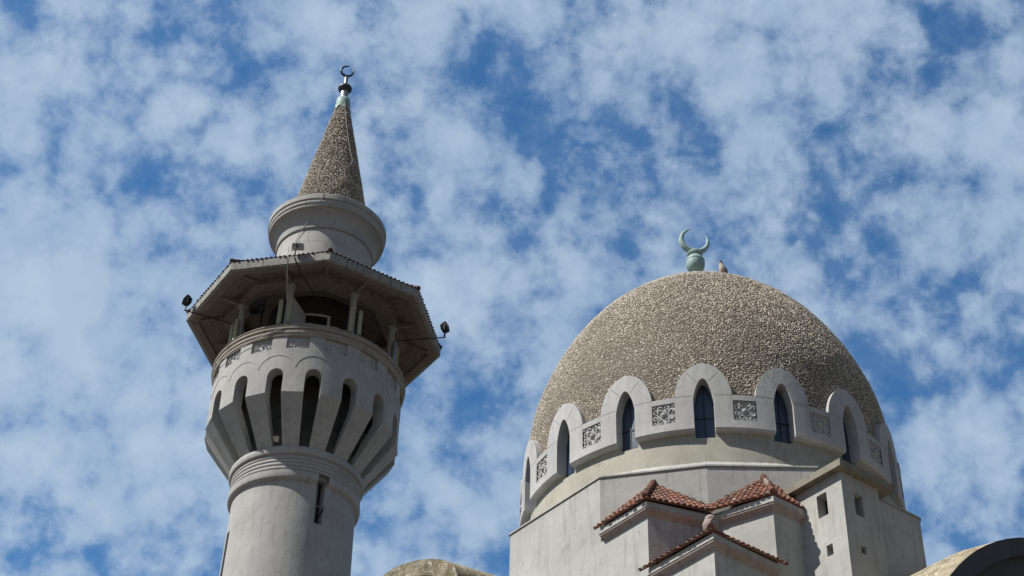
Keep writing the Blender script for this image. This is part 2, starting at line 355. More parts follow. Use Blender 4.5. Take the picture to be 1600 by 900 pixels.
A1, A2 = R(-8.3053), R(8.0708); D1, D2 = 50., 36.
CM = Vector((sin(A1) * D1, cos(A1) * D1, 0)); CD = Vector((sin(A2) * D2, cos(A2) * D2, 0))
base1 = atan2(-CM.y, -CM.x); base2 = atan2(-CD.y, -CD.x)

# ================================================================== MINARET
mn = empty('minaret', 'tall round grey minaret with a stone spire and an octagonal balcony roof', 'minaret', CM, base1)
T0 = R(2.2); PT = 2 * pi / 16
def rs(z): return 2.08 + max(0, 29.6 - z) * .041 if z > 15 else 2.08 + 14.6 * .041
# shaft, with two tall slit windows
w1, w1h = R(22.9), R(4.1); w2c, w2h = R(-74), R(4.0)
mb = MB(); full = lambda a, b, n, cl=False, cr=False: (a, b, -GZ, 31.0, n, cl, cr)
segs = [full(w2c + w2h, w1 - w1h, 30), full(w1 + w1h, 2 * pi + w2c - w2h, 80)]
segs += [(w1 - w1h, w1 + w1h, -GZ, 28.30, 4, 0, 0), (w1 - w1h, w1 + w1h, 30.02, 31.0, 4, 0, 0)]
segs += [(w2c - w2h, w2c + w2h, -GZ, 25.6, 4, 0, 0), (w2c - w2h, w2c + w2h, 28.45, 31.0, 4, 0, 0)]
segs = [(a, b, lo, hi, n, True, True) for a, b, lo, hi, n, _, _ in segs]
def rows(sg):                                # split in height so that the taper reads smoothly
    return sg
mb.shell(segs, rs, lambda z: rs(z) - .42)
mb.build('shaft', MAT['plaster'], mn)
for c, h, z0, z1 in ((w1, w1h, 28.30, 30.02), (w2c, w2h, 25.6, 28.45)):
    b = MB(); b.shell([(c - h * 1.15, c + h * 1.15, z0 - .05, z1 + .05, 3, 1, 1)], 1.80, 1.74)
    wo = b.build('slit_window', MAT['void'], mn)
    fr = MB(); fr.shell([(c - .006, c + .006, z0 + .02, z1 - .02, 1, 1, 1), (c - h * .95, c + h * .95, z0 + .82, z0 + .86, 3, 1, 1)], 1.85, 1.81); fr.build('window_bar', MAT['zinc'], wo)
b = MB(); p0 = Vector((1.95 * cos(w1 + .05), 1.95 * sin(w1 + .05), 28.75)); o_ = Vector((cos(w1 + .05), sin(w1 + .05), 0))
b.tube([p0 - o_ * .1, p0 + o_ * .12 + Vector((0, 0, .05)), p0 + o_ * .30 + Vector((0, 0, .16))], .022, 6); b.build('bracket', MAT['black'], mn)

# ring moulding under the gallery
pr = [(2.07, 29.78), (2.16, 29.80), (2.24, 29.86), (2.26, 29.95), (2.255, 30.10), (2.20, 30.13)]
z = 30.14
for k in range(4):
    for i in range(6): a = pi * i / 5; pr.append((2.19 + .045 * sin(a), z + .135 * (1 - cos(a)) / 2))
    z += .145
pr += [(2.20, 30.73), (2.30, 30.76), (2.325, 30.84), (2.325, 30.97), (2.29, 31.02), (2.0, 31.03)]
b = MB()
tw = w1h + .012
b.revolve([p for p in pr if p[1] > 30.04], 128)
b.revolve([p for p in pr if p[1] < 30.11], 118, w1 + tw, 2 * pi + w1 - tw)
b.build('ring_moulding', MAT['plaster'], mn, smooth=40)

# gallery: core, slots and sixteen tapering corbels
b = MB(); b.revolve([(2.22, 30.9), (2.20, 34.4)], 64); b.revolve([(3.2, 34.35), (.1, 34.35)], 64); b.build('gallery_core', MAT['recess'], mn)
SW = .285 / 3.36                               # half slot width
ZS, ZR = 33.17, .285
slot_top = lambda c: (lambda t: ZS + sqrt(max(0, ZR ** 2 - min(abs(t - c) * 3.36, ZR) ** 2)) * 1.05)
ZK = 32.48
segs = []
def ztop(c): return lambda t: 33.40 + .60 * sqrt(max(.0, 1 - (min(abs(t - c), PT / 2 - .001) * 3.36 / .664) ** 2))
up_ = MB(); RU = 3.372
for k in range(16):
    c = T0 + k * PT; e = c + SW; e2 = c + PT - SW; pc = c + PT / 2; hp = .40 / RU
    segs.append((c - SW, c + SW, slot_top(c), 34.3, 14, 0, 0)); segs.append((e, e2, ZK, 34.3, 6, 1, 1))
    for a_, b_, cl, cr in ((c - PT / 2 + hp, c + PT / 2 - hp, 0, 0),):
        up_.shell([(a_, b_, ztop(c), 34.28, 20, 0, 0)], RU, 3.2)
        up_.shell([(a_, b_, 34.28, 34.86, 8, 1, 1)], RU, 3.2)
    up_.shell([(c + PT / 2 - hp, c + PT / 2, ztop(c), 34.28, 6, 0, 0), (c - PT / 2, c - PT / 2 + hp, ztop(c), 34.28, 6, 0, 0)], RU, 3.2)
b = MB(); b.shell(segs, 3.36, 2.95); b.revolve([(3.24, 34.2), (3.24, 34.9)], 128)
b.build('gallery_wall', MAT['plaster'], mn)
up_.build('scalloped_band', MAT['plaster'], mn)
cb = MB()                                      # one corbel, centred on angle 0
hw0, hw1 = (PT * 3.385 / 2 - .285) , .28
r0_, r1_, z0_, z1_ = 3.385 * cos(hw0 / 3.385), 2.27, ZK, 30.96
fr_ = [(r0_, -hw0, z0_), (r0_, hw0, z0_), (r1_, hw1, z1_), (r1_, -hw1, z1_)]
bk_ = [(2.92, -hw0 * .86, z0_ + .02), (2.92, hw0 * .86, z0_ + .02), (2.08, hw1 * .9, z1_ + .1), (2.08, -hw1 * .9, z1_ + .1)]
top = [(r0_, -hw0, z0_ + .005), (r0_, hw0, z0_ + .005), (2.15, hw0 * .62, 34.3), (2.15, -hw0 * .62, 34.3)]
cb.add(fr_ + bk_, [(0, 1, 2, 3), (7, 6, 5, 4), (1, 5, 6, 2), (4, 0, 3, 7), (3, 2, 6, 7)])
# the fin goes on up behind the wall
cb.add([(r0_ - .03, -hw0, z0_), (r0_ - .03, hw0, z0_), (2.92, hw0 * .86, z0_), (2.92, -hw0 * .86, z0_), (3.0, -hw0 * .9, 34.3), (3.0, hw0 * .9, 34.3), (2.92, hw0 * .86, 34.3), (2.92, -hw0 * .86, 34.3)],
       [(0, 3, 7, 4), (1, 5, 6, 2), (4, 7, 6, 5)])
first = None
for k in range(16):
    a = T0 + (k + .5) * PT
    if first is None: first = cb.build('corbel', MAT['plaster'], mn, smooth=0); first.rotation_euler = (0, 0, a)
    else: copy_part(first, mn, a)
# carved panels above the corbels
pb = MB(); rosette(pb, .80, .42, lambda x, y, d: (3.285 + d, x, 34.56 + y)); pb.box((3.265, 0, 34.56), (.016, .82, .5))
first = None
for k in range(16):
    a = T0 + (k + .5) * PT
    if first is None: first = pb.build('carved_panel', MAT['trim'], mn); first.rotation_euler = (0, 0, a)
    else: copy_part(first, mn, a)
# parapet rim
b = MB(); b.revolve([(3.2, 34.80), (3.41, 34.80), (3.425, 34.84), (3.425, 34.90), (3.455, 34.92), (3.46, 35.0), (3.40, 35.02), (3.42, 35.06), (3.485, 35.08), (3.49, 35.13), (3.44, 35.16), (3.445, 35.22), (3.475, 35.25), (3.45, 35.29), (3.1, 35.29), (3.08, 34.35)], 128)
b.build('parapet_moulding', MAT['mould'], mn, smooth=35)
# core wall behind the columns
b = MB(); b.revolve([(1.75, 34.3), (1.75, 39.4)], 64); core = b.build('balcony_core', MAT['darkening'], mn)
def cylp(r, deg, z): return Vector((r * cos(R(deg)), r * sin(R(deg)), z))
b = MB()
b.shell([(R(-16), R(15), 36.92, 37.0, 6, 1, 1), (R(12), R(15), 34.4, 36.92, 2, 1, 1), (R(-16), R(-13), 34.4, 36.92, 2, 1, 1)], 1.83, 1.76)
dfr = b.build('door_frame', MAT['white'], mn)
b = MB(); b.shell([(R(-13), R(12), 34.4, 36.92, 6, 1, 1)], 1.79, 1.765); b.build('door_opening', MAT['void'], dfr)
b = MB(); h0 = cylp(1.84, -15, 34.4); h1 = cylp(2.72, -19, 34.4); dv = (h1 - h0).normalized(); nn_ = Vector((-dv.y, dv.x, 0))
b.box((h0 + h1) / 2 + Vector((0, 0, 1.30)), ((h1 - h0).length, .04, 2.6), (dv, nn_, Vector((0, 0, 1)))); b.build('door', MAT['white'], mn, smooth=0)

# columns and the octagonal roof
colb = MB(); colb.revolve([(.14, 34.4), (.14, 35.5), (.125, 35.55), (.12, 37.38)], 16, cx=2.93)
colb.box((2.95, 0, 37.36), (.30, .28, .10))
first = None
for k in range(8):
    a = R(2.2 + 22.5 + 45 * k)
    if first is None: first = colb.build('column', MAT['plaster'], mn); first.rotation_euler = (0, 0, a)
    else: copy_part(first, mn, a)
def octp(rad, z, k): a = R(2.2 + 45 * k); return Vector((rad * cos(a), rad * sin(a), z))
def octring(b, rad_z, tones=None):
    for (ra, za), (rb, zb) in zip(rad_z[:-1], rad_z[1:]):
        for k in range(8): b.quad(octp(ra, za, k), octp(ra, za, k + 1), octp(rb, zb, k + 1), octp(rb, zb, k))
b = MB(); octring(b, [(4.55, 37.24), (4.70, 37.24), (4.70, 37.56), (4.55, 37.58)]); b.build('eave_fascia', MAT['fascia'], mn, smooth=0)
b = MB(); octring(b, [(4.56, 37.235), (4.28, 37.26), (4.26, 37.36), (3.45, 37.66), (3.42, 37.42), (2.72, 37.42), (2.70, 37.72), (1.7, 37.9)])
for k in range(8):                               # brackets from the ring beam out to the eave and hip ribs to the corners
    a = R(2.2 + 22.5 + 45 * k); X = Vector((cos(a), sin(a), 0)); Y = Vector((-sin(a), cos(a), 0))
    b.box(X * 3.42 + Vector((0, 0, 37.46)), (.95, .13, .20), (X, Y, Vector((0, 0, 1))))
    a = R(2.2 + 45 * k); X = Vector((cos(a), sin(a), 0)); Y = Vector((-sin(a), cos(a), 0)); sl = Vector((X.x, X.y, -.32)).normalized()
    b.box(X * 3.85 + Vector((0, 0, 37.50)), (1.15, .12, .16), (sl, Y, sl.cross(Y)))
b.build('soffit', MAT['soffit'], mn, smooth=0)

def tile_slope(mb, poly, eave_dir, up, origin, pitch=.2, course=.33, r=.085, flip=1, stagger=False, lift=.02):
    """barrel tiles over a planar polygon given in (e, s) coordinates"""
    nrm = eave_dir.cross(up).normalized()
    if nrm.z < 0: nrm = -nrm
    def smax(e):
        v = []
        for (e0, s0), (e1, s1) in zip(poly, poly[1:] + poly[:1]):
            if (e0 - e) * (e1 - e) <= 0 and abs(e1 - e0) > 1e-6: v.append(s0 + (s1 - s0) * (e - e0) / (e1 - e0))
        return (min(v), max(v)) if len(v) >= 2 else (0, 0)
    es = [p[0] for p in poly]; e = min(es) + pitch / 2
    while e < max(es):
        lo, hi = smax(e); s0 = lo
        while s0 < hi - .04:
            s1 = min(s0 + course * 1.18, hi); jit = random.uniform(-.035, .035); tn = min(1, max(0, random.gauss(.5, .27))); vs = []
            for s_, rad, up_ in ((s0 + (jit if s0 > lo else jit * .8), r, lift + .013), (s1 + jit, r * .84, lift)):
                for i in range(6):
                    a = pi * i / 5; vs.append(origin + eave_dir * (e + rad * cos(a) + jit * .2) + up * s_ + nrm * (up_ + rad * .6 * sin(a)))
            fs = [(i, i + 1, 7 + i, 6 + i) for i in range(5)] + [(0, 1, 2, 3, 4, 5)]
            mb.add(vs, fs, tn); s0 += course
        e += pitch
    pts = [origin + eave_dir * a + up * max(c, .015) + nrm * .005 for a, c in poly]; mb.extrude([tuple(p) for p in pts], tuple(nrm * -.03))

tb = MB()
for k in range(8):
    p, q = octp(4.725, 37.575, k), octp(4.725, 37.575, k + 1); t_ = octp(1.82, 39.3, k); t2_ = octp(1.82, 39.3, k + 1)
    e = (q - p).normalized(); mid = ((t_ + t2_) - (p + q)) / 2; up = mid.normalized(); L = mid.length; W_ = (q - p).length; W2 = (t2_ - t_).length
    tile_slope(tb, [(0, 0), (W_, 0), ((W_ + W2) / 2, L), ((W_ - W2) / 2, L)], e, up, p, .17, .36, .046, lift=.0)
    for i in range(9):                            # hip tiles
        a0, a1 = p.lerp(t_, i / 9), p.lerp(t_, (i + 1.15) / 9)
        tb.tube([a0 + Vector((0, 0, .05)), a1 + Vector((0, 0, .04))], [.09, .075], 8, tone=random.random())
tb.build('roof_tiles', MAT['darktile'], mn, smooth=50)

# drum and flange below the spire
b = MB(); b.revolve([(1.80, 38.9), (1.80, 41.10)], 96); b.build('drum', MAT['ashlar'], mn)
cav = [(1.80, 41.08), (1.86, 41.10), (1.87, 41.17), (1.83, 41.20), (1.84, 41.24)]
cav += [(1.84 + .34 * (1 - cos(pi / 2 * i / 8)), 41.24 + .62 * sin(pi / 2 * i / 8)) for i in range(1, 9)]
cav += [(2.20, 41.87), (2.205, 41.95), (2.24, 41.99), (2.25, 42.03), (2.25, 42.10), (2.22, 42.12), (2.22, 42.15), (2.28, 42.18), (2.285, 42.38), (2.25, 42.42), (1.95, 42.55), (1.5, 42.62)]
b = MB(); b.revolve(cav, 112); b.build('cornice', MAT['mould'] if False else MAT['plaster'], mn, smooth=35)
cone = [(1.62, 42.58), (.275, 49.33)]
b = MB(); b.revolve([(1.56, 42.6), (.22, 49.35)], 48); sp = b.build('spire', MAT['mortar'], mn)
cloud_of_stones('spire_stones', [(1.58, 42.6), (.24, 49.35)], MAT['conestone'], sp, .088, 1.25)
b = MB(); pts = []
for (zz, an) in ((49.3, 6), (47.5, 22), (46.1, 30), (45.55, 36), (45.2, 30), (44.6, 16), (43.9, 4), (43.2, -6)):
    rad = 1.60 - (zz - 42.6) * .1985 + .075; pts.append(cylp(rad, an, zz))
pts += [cylp(2.31, -9, 42.42), cylp(2.31, -9, 42.15), cylp(1.93, -22, 41.4), cylp(1.86, -30, 41.1), cylp(1.83, -44, 40.2)]
b.tube(pts, .012, 5); b.build('lightning_cable', MAT['cable'], mn)
# finial of the spire
fn = empty('x', '', '') ; bpy.data.objects.remove(fn)
b = MB(); b.revolve([(.30, 49.12), (.315, 49.3), (.30, 49.5), (.27, 49.66), (.20, 49.74), (.18, 49.76)], 24)
for k in range(8):
    a = k * pi / 4; X = Vector((cos(a), sin(a), 0)); Y = Vector((-sin(a), cos(a), 0)); p = X * .335 + Vector((0, 0, 49.14))
    b.add([p + Y * .11, p - Y * .11, p + X * .05 - Vector((0, 0, .26))], [(0, 1, 2)])
fi = b.build('finial_collar', MAT['copper'], mn, smooth=35)
b = MB(); b.revolve([(.17, 49.72), (.165, 50.12), (.16, 50.3)], 24); b.build('finial_tube', MAT['zinc'], mn)
b = MB(); b.revolve([(.14, 50.12), (.20, 50.16), (.29, 50.27), (.295, 50.36), (.24, 50.44), (.15, 50.50), (.10, 50.55), (.075, 50.62)], 28); b.build('finial_dish', MAT['darkcopper'], mn, smooth=40)
b = MB(); b.revolve([(.085, 50.6), (.075, 50.8), (.085, 51.0)], 14); b.build('finial_stem', MAT['zinc'], mn)
def crescent(b, c, ro, ri, off, gap, normal, up, thick, sq=1., pw=.75):
    """horned ring: ro outer radius; the thickness swells away from the gap, which opens along 'up'"""
    normal = Vector(normal).normalized(); up = Vector(up); up = (up - normal * up.dot(normal)).normalized(); side = up.cross(normal); c = Vector(c); n = 40; path = []; rad = []
    for k in range(n + 1):
        s_ = -1 + 2 * k / n; a = pi + s_ * (pi - gap); w_ = max(0., cos(s_ * pi / 2)) ** pw
        rad.append(max(.006, thick * w_)); rr_ = ro - thick * w_
        path.append(c + up * (rr_ * cos(a)) + side * (rr_ * sin(a) * sq))
    b.tube(path, rad, 10)
b = MB(); crescent(b, (0, 0, 51.38), .35, .25, .1, R(17), (1, .25, 0), (0, .6, 1), .052, .80, .35); b.build('crescent', MAT['darkcopper'], mn)

# ================================================================== things fixed to the minaret
def wpos(root_c, base, lx, ly, z): 
    c, s_ = cos(base), sin(base); return Vector((root_c.x + lx * c - ly * s_, root_c.y + lx * s_ + ly * c, z + GZ))
def m_at(r, deg, z): a = R(deg); return wpos(CM, base1, r * cos(a), r * sin(a), z)
tube_lbl = ['left pale slim loudspeaker on the leftmost visible balcony column', 'right pale slim loudspeaker on the leftmost visible balcony column',
            'left yellowish slim loudspeaker on the balcony column beside the open white door', 'right yellowish slim loudspeaker on the balcony column beside the open white door',
            'left pale slim loudspeaker on the balcony column right of the doorway', 'right pale slim loudspeaker on the balcony column right of the doorway',
            'left grey slim loudspeaker on the rightmost visible balcony column', 'right pale slim loudspeaker on the rightmost visible balcony column']
i = 0
for deg in (2.2 - 67.5, 2.2 - 22.5, 2.2 + 22.5, 2.2 + 67.5):
    for sgn in (-1, 1):
        pos = m_at(3.13, deg + sgn * 3.2 - (1 if deg < 0 else -1), 35.55 + (.0 if sgn < 0 else .02))
        o = empty('column_loudspeaker', tube_lbl[i], 'loudspeaker', pos, base1 + R(deg + sgn * 24), 'slim loudspeakers fixed in pairs to the balcony columns')
        b = MB(); n = 12
        prof = [(.0, 0), (.06, .0), (.082, .03), (.085, .1), (.085, .98), (.082, 1.05), (.06, 1.08), (0, 1.08)]
        b.revolve(prof, n); b.build('housing', MAT['tube'] if i != 6 else MAT['zinc'], o, 0, 40)
        for h_ in (.25, .85): b = MB(); b.box((-.09, 0, h_), (.08, .05, .05)); b.build('bracket', MAT['zinc'], o, 0, 0)
        i += 1
# floodlights on rods
fl = [(4.80, -80, 37.47, 'black floodlight on a long rod at the left corner of the balcony eave', -80, 1),
      (4.82, 76.5, 37.42, 'black floodlight on a long rod at the right side of the balcony eave', 60, 1)]
for r_, deg, z, lab, face, kind in fl:
    pos = m_at(r_, deg, z); o = empty('floodlight', lab, 'floodlight', pos, base1 + R(deg), 'floodlights around the balcony roof')
    b = MB(); X = Vector((cos(.5), .0, sin(.5))); b.box((.03, 0, .20), (.16, .34, .27), (X, Vector((0, 1, 0)), X.cross(Vector((0, 1, 0)))))
    for j in range(5): b.box((-.09 + .0, -.12 + .06 * j, .15), (.08, .015, .22), (X, Vector((0, 1, 0)), X.cross(Vector((0, 1, 0)))))
    b.build('lamp_housing', MAT['black'], o, 0, 0)
    b = MB(); b.box(Vector((.03, 0, .20)) + X * .085, (.01, .28, .21), (X, Vector((0, 1, 0)), X.cross(Vector((0, 1, 0))))); b.build('lens', MAT['zinc'], o, 0, 0)
    b = MB(); b.tube([(0, -.19, .2), (0, -.19, -.02), (0, .19, -.02), (0, .19, .2)], .018, 6); b.tube([(0, 0, 0), (0, 0, -.28)], .03, 6); b.build('bracket', MAT['black'], o, 0)
    b = MB(); b.tube([(0.05, 0, -.26), (-2.2, 0, -.42), (-3.2, 0, -.48)], .022, 6); b.build('rod', MAT['rust'], o, 0)
pos = m_at(4.60, -12, 37.66); o = empty('floodlight', 'white box floodlight lying on the front edge of the tiled balcony roof', 'floodlight', pos, base1 + R(-12), 'floodlights around the balcony roof')
b = MB(); b.box((0, 0, .14), (.26, .40, .17)); b.box((0, 0, .235), (.18, .3, .03)); b.build('lamp_housing', MAT['white'], o, 0, 0)
b = MB(); b.ball((0, 0.02, .25), .11, .8, 12); b.box((.14, 0, .10), (.02, .34, .12)); b.build('cowl', MAT['black'], o, 0)
b = MB(); b.tube([(.30, 0, .04), (.30, 0, -.62), (-.5, .1, -.66), (-2.0, .55, -.72)], .026, 6); b.tube([(0, 0, .06), (.30, 0, .04)], .026, 6); b.build('rod', MAT['rust'], o, 0)
# round dark loudspeaker under the eave
pos = m_at(2.75, -45, 36.0); o = empty('round_loudspeaker', 'dark round loudspeaker in the shade between the two left balcony columns', 'loudspeaker', pos, base1 + R(-40))
b = MB(); q = MB(); q.revolve([(.0, 0), (.12, .02), (.2, .10), (.36, .28), (.38, .30), (.36, .31), (.18, .14)], 24); q.v = [(x_, y_, z_) for z_, y_, x_ in [(p[0], p[1], p[2]) for p in q.v]]; q.v = [(x_, y_, z_ + .75) for x_, y_, z_ in q.v]
q.build('horn', MAT['black'], o, 0, 40); b.tube([(0, 0, -1.6), (0, 0, .7)], .03, 8); b.build('mount', MAT['black'], o, 0)
# hanging cable in front of the balcony
cw = MB(); pA, pB = m_at(4.74, -15.5, 37.55), m_at(3.2, -18, 35.5)
base_o = m_at(3.2, -18, 35.3)
pts = [Vector((pA.x, pA.y, pA.z + .1)) - base_o, Vector((pA.x, pA.y, pA.z - .35)) - base_o, (pA.lerp(pB, .5) + Vector((0, 0, -.35))) - base_o, (pB - base_o)]
cw.tube(pts, .014, 5); cwo = cw.build('cable', MAT['cable'], None, 0); cwo.location = base_o
cwo['label'] = 'thin pale cable hanging from the eave down to the balcony rim'; cwo['category'] = 'cable'
cw = MB(); base_o = m_at(3.5, -30, 35.1)
pts = [m_at(3.50, a_, z_) - base_o for a_, z_ in ((24, 34.95), (12, 35.27), (-5, 35.27), (-20, 35.05), (-36, 34.78), (-52, 34.60), (-66, 34.72), (-74, 34.85))]
cw.tube(pts, .012, 5); cwo = cw.build('cable', MAT['cable'], None, 0); cwo.location = base_o
cwo['label'] = 'thin cable draped along the curved balcony moulding'; cwo['category'] = 'cable'

# ================================================================== MOSQUE
ms = empty('mosque', 'grey mosque with a pebble covered dome, arched window frames and red tiled hips', 'mosque', CD, base2)
q_ = sqrt(.5)
def UV(u, v): return (q_ * (u + v), q_ * (u - v))     # corner directions -> local x (to viewer), y (right)
def UVZ(u, v, z): x, y = UV(u, v); return (x, y, z)
# plan levels, counter-clockwise seen from above is not needed: faces are made two-sided by recalculation
back = [(4.8, -1.9), (1.9, -4.8), (-1.8, -4.8), (-4.8, -1.8), (-4.8, 1.8)]
oct_ = [(-1.8, 4.8), (1.43, 4.8), (3.3, 3.33), (4.8, 1.43)] + back
lv2 = [(-1.8, 4.8), (2.95, 4.8), (3.40, 3.40), (4.8, 2.95)] + back
lv3 = [(-1.8, 4.8), (4.85, 4.8), (4.8, 2.95)] + back
def bmplan(levels):
    b = MB()
    for poly, z0, z1 in levels: b.prism([UV(*p) for p in poly], z0, z1)
    return b
wl = bmplan([(lv3, -GZ, 16.86), (lv2, 16.86, 18.52), (oct_, 18.52, 20.2)])
wl.build('base_walls', MAT['wall'], ms, smooth=0)
# coping: from the octagon edge up to the drum
def drumr(z): return 4.60 - (z - 20.2) * .10
cp = MB(); n = 9
NP = []
for i in range(len(oct_)):
    p, q = oct_[i], oct_[(i + 1) % len(oct_)]
    for k in range(n): NP.append((p[0] + (q[0] - p[0]) * k / n, p[1] + (q[1] - p[1]) * k / n))
inner = []
for u, v in NP:
    l = hypot(u, v); inner.append((u / l * 4.46, v / l * 4.46, 20.2 + .30 + .12 * 0))
m_ = len(NP)
o_uv = [UVZ(u * 1.006, v * 1.006, 20.165) for u, v in NP]; o2 = [UVZ(u * 1.006, v * 1.006, 20.205) for u, v in NP]; i_uv = [UVZ(*t) for t in inner]
cp.add(o_uv + o2 + i_uv, [(i, (i + 1) % m_, m_ + (i + 1) % m_, m_ + i) for i in range(m_)] + [(m_ + i, m_ + (i + 1) % m_, 2 * m_ + (i + 1) % m_, 2 * m_ + i) for i in range(m_)])
cp.build('coping', MAT['wall'], ms, smooth=20)
b = MB(); b.revolve([(4.60, 20.2), (4.525, 21.02), (4.20, 21.03)], 128)
for k in range(16):
    b.shell([(k * pi / 8 + .05, (k + 1) * pi / 8 - .05, 21.0, 21.16, 8, 1, 1)], 4.523, 4.25)
b.build('drum', MAT['drum'], ms)

# frames: sixteen bays, window in the middle of each
NB = 16; BP = 2 * pi / NB; RF = 4.69; Z0 = 21.19; Z1 = 22.07
hwn = .235 / RF
def wtop(c):      # ogival head of the opening
    def g_(t):
        x_ = min(abs(t - c) * RF, .235) / .235; return 21.98 + .56 * (1 - x_ ** 1.9) ** .85 - .05 * (1 - x_)*0
    return g_
def otop(c):      # outer outline of the arch
    def g_(t):
        x_ = min(abs(t - c) * RF, .655) / .655; return 22.07 + .88 * (max(0, 1 - x_ ** 2.15)) ** .62 + .03 * max(0, 1 - x_ * 6)
    return g_
haw = .655 / RF; pw = .275 / RF
b = MB(); c = 0.
b.shell([(-hwn, hwn, wtop(0), otop(0), 16, 0, 0), (hwn, haw, Z0, otop(0), 14, 1, 1), (-haw, -hwn, Z0, otop(0), 14, 1, 1)], RF, 4.12)
for e0, e1 in ((haw, BP / 2 - pw), (-BP / 2 + pw, -haw)):
    b.shell([(e0, e1, Z0, Z1, 2, 1, 1)], RF, 4.2)
b.shell([(BP / 2 - pw, BP / 2, Z0, 21.39, 3, 0, 0), (-BP / 2, -BP / 2 + pw, Z0, 21.39, 3, 0, 0), (BP / 2 - pw, BP / 2, 21.93, Z1, 3, 0, 0), (-BP / 2, -BP / 2 + pw, 21.93, Z1, 3, 0, 0)], RF, 4.4)
# chamfered lower edge
for e0, e1 in ((hwn, BP / 2), (-BP / 2, -hwn)):
    n = 8; vs = []
    for k in range(n + 1):
        t = e0 + (e1 - e0) * k / n
        for r_, z_ in ((RF, Z0), (RF - .035, Z0 - .05), (4.44, Z0 - .055), (4.44, Z0)): vs.append((r_ * cos(t), r_ * sin(t), z_))
    b.add(vs, [(4 * k + j, 4 * k + 4 + j, 4 * k + 4 + (j + 1) % 4, 4 * k + (j + 1) % 4) for k in range(n) for j in range(4)] + [(0, 1, 2, 3), (4 * n, 4 * n + 1, 4 * n + 2, 4 * n + 3)])
wm = MB(); wm.shell([(-hwn * 1.35, hwn * 1.35, 20.93, 22.62, 6, 1, 1)], 4.40, 4.36)
wb = MB(); wb.shell([(-hwn, hwn, 21.60, 21.625, 3, 1, 1), (-.0022, .0022, 20.95, 22.5, 1, 1, 1)], 4.413, 4.401)
gjs = []
for e0, e1 in ((-haw * .995, -hwn * 1.01), (hwn * 1.01, haw * .995)): gj = MB(); gj.shell([(e0, e1, 22.064, 22.076, 6, 1, 1)], RF + .002, RF - .01); gjs.append(gj)
for sg in (-1, 1):
    p0, p1 = (sg * .13, 22.44), (sg * .36, 22.72)
    def jp(x_, z_, r_): t = x_ / RF; return (r_ * cos(t), r_ * sin(t), z_)
    gj = MB(); gjs.append(gj)
    for i in range(4):
        xa, za = p0[0] + (p1[0] - p0[0]) * i / 4, p0[1] + (p1[1] - p0[1]) * i / 4; xb, zb = p0[0] + (p1[0] - p0[0]) * (i + 1) / 4, p0[1] + (p1[1] - p0[1]) * (i + 1) / 4
        gj.quad(jp(xa - sg * .005, za + .005, RF + .002), jp(xa + sg * .005, za - .005, RF + .002), jp(xb + sg * .005, zb - .005, RF + .002), jp(xb - sg * .005, zb + .005, RF + .002))
cpn = MB(); rosette(cpn, .55, .54, lambda x, y, d: (4.655 + d, x, 21.66 + y)); cpn.box((4.632, 0, 21.66), (.02, .58, .58))
jl = MB()         # fine joints of the frame stones
fr0 = pane0 = bar0 = pan0 = None
for k in range(NB):
    a = k * BP
    if fr0 is None:
        fr0 = b.build('window_frame', MAT['trim'], ms, smooth=30); pane0 = wm.build('pane', MAT['glass'], fr0); bar0 = wb.build('glazing_bar', MAT['black'], fr0); jt0 = [gj.build('mortar_joint', MAT['joint'], fr0, smooth=0) for gj in gjs]
        pan0 = cpn.build('carved_panel', MAT['trim'], ms); pan0.rotation_euler = (0, 0, BP / 2)
    else:
        fk = copy_part(fr0, ms, a); copy_part(pane0, fk); copy_part(bar0, fk); [copy_part(j_, fk) for j_ in jt0]; copy_part(pan0, ms, a + BP / 2)

# the dome itself
DP = [(4.60, 21.9), (4.60, 22.6), (4.585, 23.1), (4.55, 23.6), (4.48, 24.05), (4.37, 24.5), (4.19, 25.0), (3.98, 25.5), (3.72, 26.0), (3.41, 26.5), (3.02, 27.0), (2.52, 27.5), (1.93, 27.98), (1.35, 28.32), (.7, 28.55), (.12, 28.62)]
DM = [(r_ - .04 if r_ > .3 else r_, z_ - .03) for r_, z_ in DP]
b = MB(); b.revolve([p for p in DM if p[1] > 23.0], 96)
rin = lambda z: float(np.interp(z, [p[1] for p in DM], [p[0] for p in DM])) - .005
for k in range(NB):                             # lower skirt, cut away behind the window heads
    vs = []; n = 24; zt_ = 23.08
    for i in range(n + 1):
        t = -BP / 2 + BP * i / n; lo = otop(0)(t) - .06 if abs(t) < haw else 21.95
        for j in range(5):
            z_ = lo + (zt_ - lo) * j / 4; r_ = rin(z_); vs.append((r_ * cos(t + k * BP), r_ * sin(t + k * BP), z_))
    b.add(vs, [(5 * i + j, 5 * i + 5 + j, 5 * i + 6 + j, 5 * i + j + 1) for i in range(n) for j in range(4)])
dome = b.build('dome', MAT['mortar'], ms)
def keep(th, z):
    t = (th + BP / 2) % BP - BP / 2; x_ = np.abs(t) * RF
    zt = np.where(x_ < .655, 22.07 + .88 * np.clip(1 - (np.minimum(x_, .655) / .655) ** 2.15, 0, 1) ** .62, 22.07)
    return z > zt - .03
DPs = [(r_ - .055, z_) for r_, z_ in DP]
cloud_of_stones('dome_stones', DPs, MAT['domestone'], dome, .065, 1.25, keep, .9)

